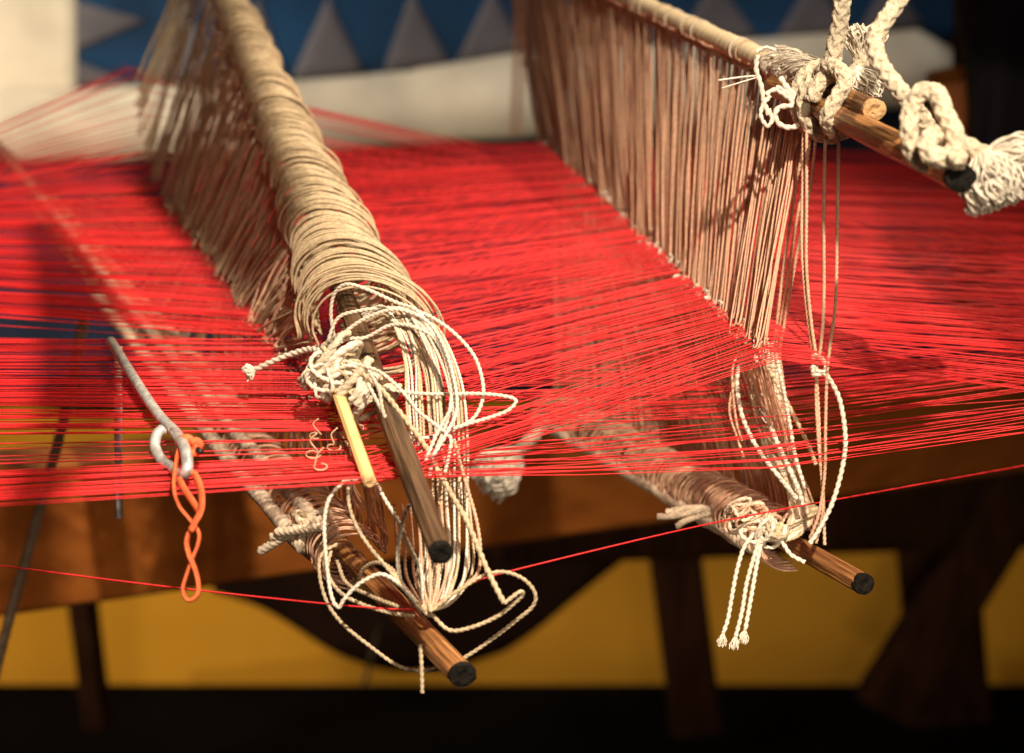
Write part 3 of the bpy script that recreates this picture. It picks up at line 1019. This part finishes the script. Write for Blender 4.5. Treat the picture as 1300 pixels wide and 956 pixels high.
# fluffy tails further back
for pts in ([(905, 648), (880, 650), (855, 655), (835, 656)], [(905, 650), (884, 656), (868, 662), (860, 668)], [(905, 646), (876, 645), (846, 650)]):
    cord('yarn_tail', pd(pts, 1.04, 1.05), 0.0018, M_WOOL, hr, 0.0007, 3, 0.008, 0.34)
cord('tassel_cord', pd([(712, 528), (690, 540), (672, 560), (652, 580)], 1.27, 1.22), 0.0046, M_WOOL, hr, 0.001, 3, 0.02, 0.3)
mop('tassel', P(658, 572, 1.22), P(618, 614, 1.21), 0.0125, 220, 0.0011, M_CREAM, hr, 0.3)

# white yarn binding beside the rope
bc = ru_px(1000)
for j in range(15):
    x = lerp(985, 1036, j / 14)
    C = ru_px(x)
    ph = RNG.uniform(0, 6)
    pts = [C + n1 * (0.0078 + 0.0012 * math.sin(a * 2 + ph)) * math.cos(a) + n2 * (0.0078 + 0.001 * math.cos(a * 3 + ph)) * math.sin(a) + axr * (0.004 * math.sin(a + ph) - 0.006 * a / 6.3)
           for a in np.linspace(0, 6.9, 18)]
    cord('white_binding', pts, 0.0011, M_WHITE, hr, 0.0008, 2, 0.006, 0.32)
for pts, r in (
        ([(962, 70), (960, 88), (966, 108), (970, 130), (976, 146)], 0.0013),
        ([(960, 66), (972, 60), (985, 64)], 0.0008),
        ([(990, 98), (1000, 112), (1014, 128), (1020, 142), (1016, 156), (1004, 162), (990, 158), (984, 146), (990, 136), (1004, 134), (1020, 126)], 0.0014),
        ([(985, 110), (996, 116), (1010, 128)], 0.0013),
        ([(972, 120), (984, 114), (998, 122), (1010, 132)], 0.0012),
        ([(978, 122), (968, 134), (966, 148), (974, 160), (980, 152), (976, 138)], 0.0011),
        ([(962, 96), (940, 98), (912, 102)], 0.0005),
        ([(962, 98), (942, 104), (916, 112)], 0.0004)):
    H_(pts, 0.955, 0.955, M_WHITE, r, 'white_yarn')
m = Mesh()
for j in range(120):
    x0 = RNG.uniform(984, 1030)
    a0 = RNG.uniform(-0.5, 3.6)
    rr_ = RNG.uniform(0.0085, 0.0118)
    pts = []
    for q in np.linspace(0, 1, 7):
        a = a0 - 1.6 * q
        pts.append(ru_px(x0 + 26 * q * RNG.uniform(0.8, 1.2)) + n1 * rr_ * math.cos(a) + n2 * rr_ * math.sin(a) + RNG.normal(0, 0.0004, 3))
    m.tube(spline(pts, 0.0012), 0.00035, 4, cap=False)
m.build('white_fluff', M_WHITE, hr, kind='stuff')

# ------------------------------------------------------------------ ropes
def braid(m, pts, W, period=None, tight=1.0):
    p = spline(pts, 0.0007)
    T, N, B = frames(p)
    s = np.concatenate([[0], np.cumsum(np.linalg.norm(np.diff(p, axis=0), axis=1))])
    per = period or W * 3.0
    m.tube(p[::3], W * 0.40, 10)
    for k in range(8):
        sg = 1 if k % 2 else -1
        a = sg * 2 * math.pi * s / per + (k // 2) * math.pi / 2
        off = W * (0.335 + 0.028 * np.sin(4 * a + sg * 1.5))
        q = p + N * (off * np.cos(a))[:, None] + B * (off * np.sin(a))[:, None]
        m.tube(q[::2], W * 0.165, 8, 4, W * 0.8, 0.10)
    return m


rope1 = thing('rope', 'thick cotton rope tied round both rods of the right heddle beside white yarn', 'rope', P(1055, 130, 0.95), 'cotton ropes')
m = Mesh()
braid(m, pd([(1076, -90, 0.93), (1071, -20, 0.935), (1066, 30, 0.94), (1058, 70, 0.942), (1056, 100, 0.945)]), 0.0088)
m.build('standing_rope', M_ROPE, rope1)
jc = lerp(ru_px(1046), P(1052, 148, 0.945), 0.5)
ax2 = -axr
m = Mesh()
pts = []
for a in np.linspace(R_(60), R_(60 + 830), 44):
    q = (a - R_(60)) / R_(830)
    pts.append(jc + ax2 * lerp(-0.010, 0.014, q) + n1 * 0.0125 * math.cos(a) + n2 * 0.0155 * math.sin(a))
braid(m, pts, 0.0080)
braid(m, pd([(1040, 96, 0.945), (1052, 84, 0.935), (1068, 92, 0.925), (1072, 108, 0.92), (1060, 128, 0.918), (1050, 150, 0.92), (1058, 168, 0.93)]), 0.0080)
m.build('hitch', M_ROPE, rope1)
m = Mesh()
braid(m, pd([(1062, 110, 0.945), (1080, 98, 0.95), (1092, 84, 0.955), (1094, 66, 0.955)]), 0.0088)
m.build('loose_end', M_ROPE, rope1)
mop('frayed_end', P(1094, 76, 0.955), P(1098, 36, 0.955), 0.0085, 220, 0.00045, M_WHITE, rope1, 0.35)
mop('frayed_end', P(1086, 86, 0.945), P(1102, 126, 0.945), 0.0075, 200, 0.00045, M_WHITE, rope1, 0.35)

rope2 = thing('rope', 'cotton rope with a big overhand knot and a frayed white end by the rod tip', 'rope', P(1185, 170, 0.83), 'cotton ropes')
m = Mesh()
braid(m, pd([(1172, -90, 0.86), (1146, -10, 0.855), (1122, 28, 0.852), (1110, 52, 0.85), (1118, 82, 0.845), (1140, 112, 0.84), (1160, 136, 0.835)]), 0.0080)
m.build('standing_rope', M_ROPE, rope2)
m = Mesh()
braid(m, pd([(1160, 136, 0.838), (1176, 160, 0.842), (1190, 190, 0.840), (1182, 210, 0.826), (1160, 196, 0.815), (1154, 164, 0.812), (1158, 134, 0.814),
             (1172, 116, 0.812), (1190, 120, 0.810), (1200, 146, 0.806), (1212, 170, 0.802), (1210, 194, 0.80), (1190, 202, 0.798), (1176, 188, 0.802),
             (1186, 172, 0.806), (1212, 178, 0.812), (1236, 190, 0.812), (1256, 200, 0.812)]), 0.0082)
m.build('overhand_knot', M_ROPE, rope2)
m = Mesh()
braid(m, pd([(1180, 200, 0.83), (1196, 212, 0.822), (1212, 212, 0.806), (1216, 196, 0.79)]), 0.008)
m.build('knot_turn', M_ROPE, rope2)
mop('frayed_end', P(1246, 192, 0.812), P(1268, 258, 0.808), 0.0105, 420, 0.0006, M_WHITE, rope2, 0.28)
mop('frayed_end', P(1250, 196, 0.812), P(1312, 190, 0.81), 0.0060, 160, 0.0006, M_WHITE, rope2, 0.25)

# ------------------------------------------------------------------ steel hook, rubber band, needle, loose thread
def on_warp(x, y, lift=0.004):
    p = P0(x, y, lift)
    return p


hp = [on_warp(140, 432, 0.011), on_warp(160, 464, 0.0105), on_warp(184, 502, 0.0095), on_warp(204, 530, 0.009), on_warp(222, 548, 0.009), P(233, 566, 0.862), P(238, 586, 0.850), P(236, 600, 0.848),
      P(228, 603, 0.856), P(218, 594, 0.876), P(205, 584, 0.888), P(197, 568, 0.896), P(199, 552, 0.900), P(208, 544, 0.902)]
hk = Mesh()
sp = spline(hp, 0.0009)
rr = np.full(len(sp), 0.0025)
rr[0], rr[1], rr[-1], rr[-2] = 0.0016, 0.0022, 0.0022, 0.0027
hk.tube(sp, rr, 12)
tag(hk.build('wire_hook', M_STEEL), 'bent grey steel wire hook lying on the red threads at the left', 'hook')

band_t = thing('rubber_band', 'twisted orange rubber band hanging from the steel hook', 'rubber band', P(240, 610, 0.836))


def strap(pts, d0, d1):
    p = spline(pd(pts, d0, d1), 0.0009)
    return Mesh().tube(p, 0.0017, 8, flat=(0.62, 1.0))


bm_ = Mesh()
for pts, d0, d1 in (
        ([(234, 558, 0.868), (226, 576, 0.862), (222, 600, 0.848), (221, 622, 0.837), (227, 642), (241, 660), (252, 676), (251, 692), (243, 712), (236, 732), (232, 748), (236, 760), (243, 762), (251, 755), (252, 742), (248, 724), (240, 704), (237, 688), (242, 672), (252, 655), (257, 636), (253, 616), (244, 598)], 0.838, 0.834),
        ([(226, 606), (232, 618), (240, 630), (248, 642), (254, 652)], 0.835, 0.836),
        ([(246, 600), (252, 612), (256, 630), (255, 648), (248, 662), (242, 674)], 0.832, 0.832)):
    p = spline(pd(pts, d0, d1), 0.0009)
    bm_.tube(p, 0.0018 * (1 + 0.06 * np.sin(np.arange(len(p)) * 0.21)), 8, flat=(0.48, 1.0))
bm_.build('band_loop', M_ORANGE, band_t)
kn = Mesh()
for pts in ([(226, 566), (236, 556), (246, 562), (250, 572), (242, 576)], [(238, 560), (246, 568), (254, 566), (250, 560), (242, 562)], [(244, 572), (252, 574)]):
    kn.tube(spline(pd(pts, 0.870, 0.868), 0.0008), 0.0019, 8)
kn.build('band_knot', M_ORANGE, band_t)
Mesh().tube(pd([(250, 570), (257, 575)], 0.866, 0.865), [0.0013, 0.0010], 8).build('black_tip', M_BLACKP, band_t)

nd = Mesh().tube(pd([(150, 440), (150, 560), (151, 657)], 1.03, 1.045), 0.0021, 10)
tag(nd.build('pale_rod', mat('pale_rod', (0.62, 0.55, 0.54), 0.35, 0.15, 120)), 'thin pale grey rod hanging upright behind the red threads left of the hook', 'rod')

lt = Mesh().tube(spline(pd([(-500, 660, 0.92), (-80, 708, 0.90), (0, 718, 0.895), (240, 748, 0.885), (480, 772, 0.872), (545, 768, 0.872), (600, 740, 0.875), (660, 722, 0.88), (900, 665, 0.93), (1100, 627, 0.99), (1300, 591, 1.06), (1400, 572, 1.1), (1900, 490, 1.3)]), 0.004), 0.00042, 5)
tag(lt.build('loose_thread', M_RED), 'single slack red thread hanging below the red warp', 'thread')

for pts, d0, d1, lab in (([(108, 396), (84, 520), (52, 640), (8, 800), (-16, 900), (-40, 1010)], 1.22, 1.34, 'grey tie cord hanging behind the threads at the far left'),
                         ([(500, 740), (488, 780), (476, 822), (463, 866)], 1.75, 2.95, 'pale blurred tie cord hanging behind the tip of the left lower rod')):
    o = Mesh().tube(spline(pd(pts, d0, d1), 0.004), 0.0034, 8, 2, 0.02, 0.2).build('tie_cord', M_TIE)
    tag(o, lab, 'cord', 'tie cords under the loom')
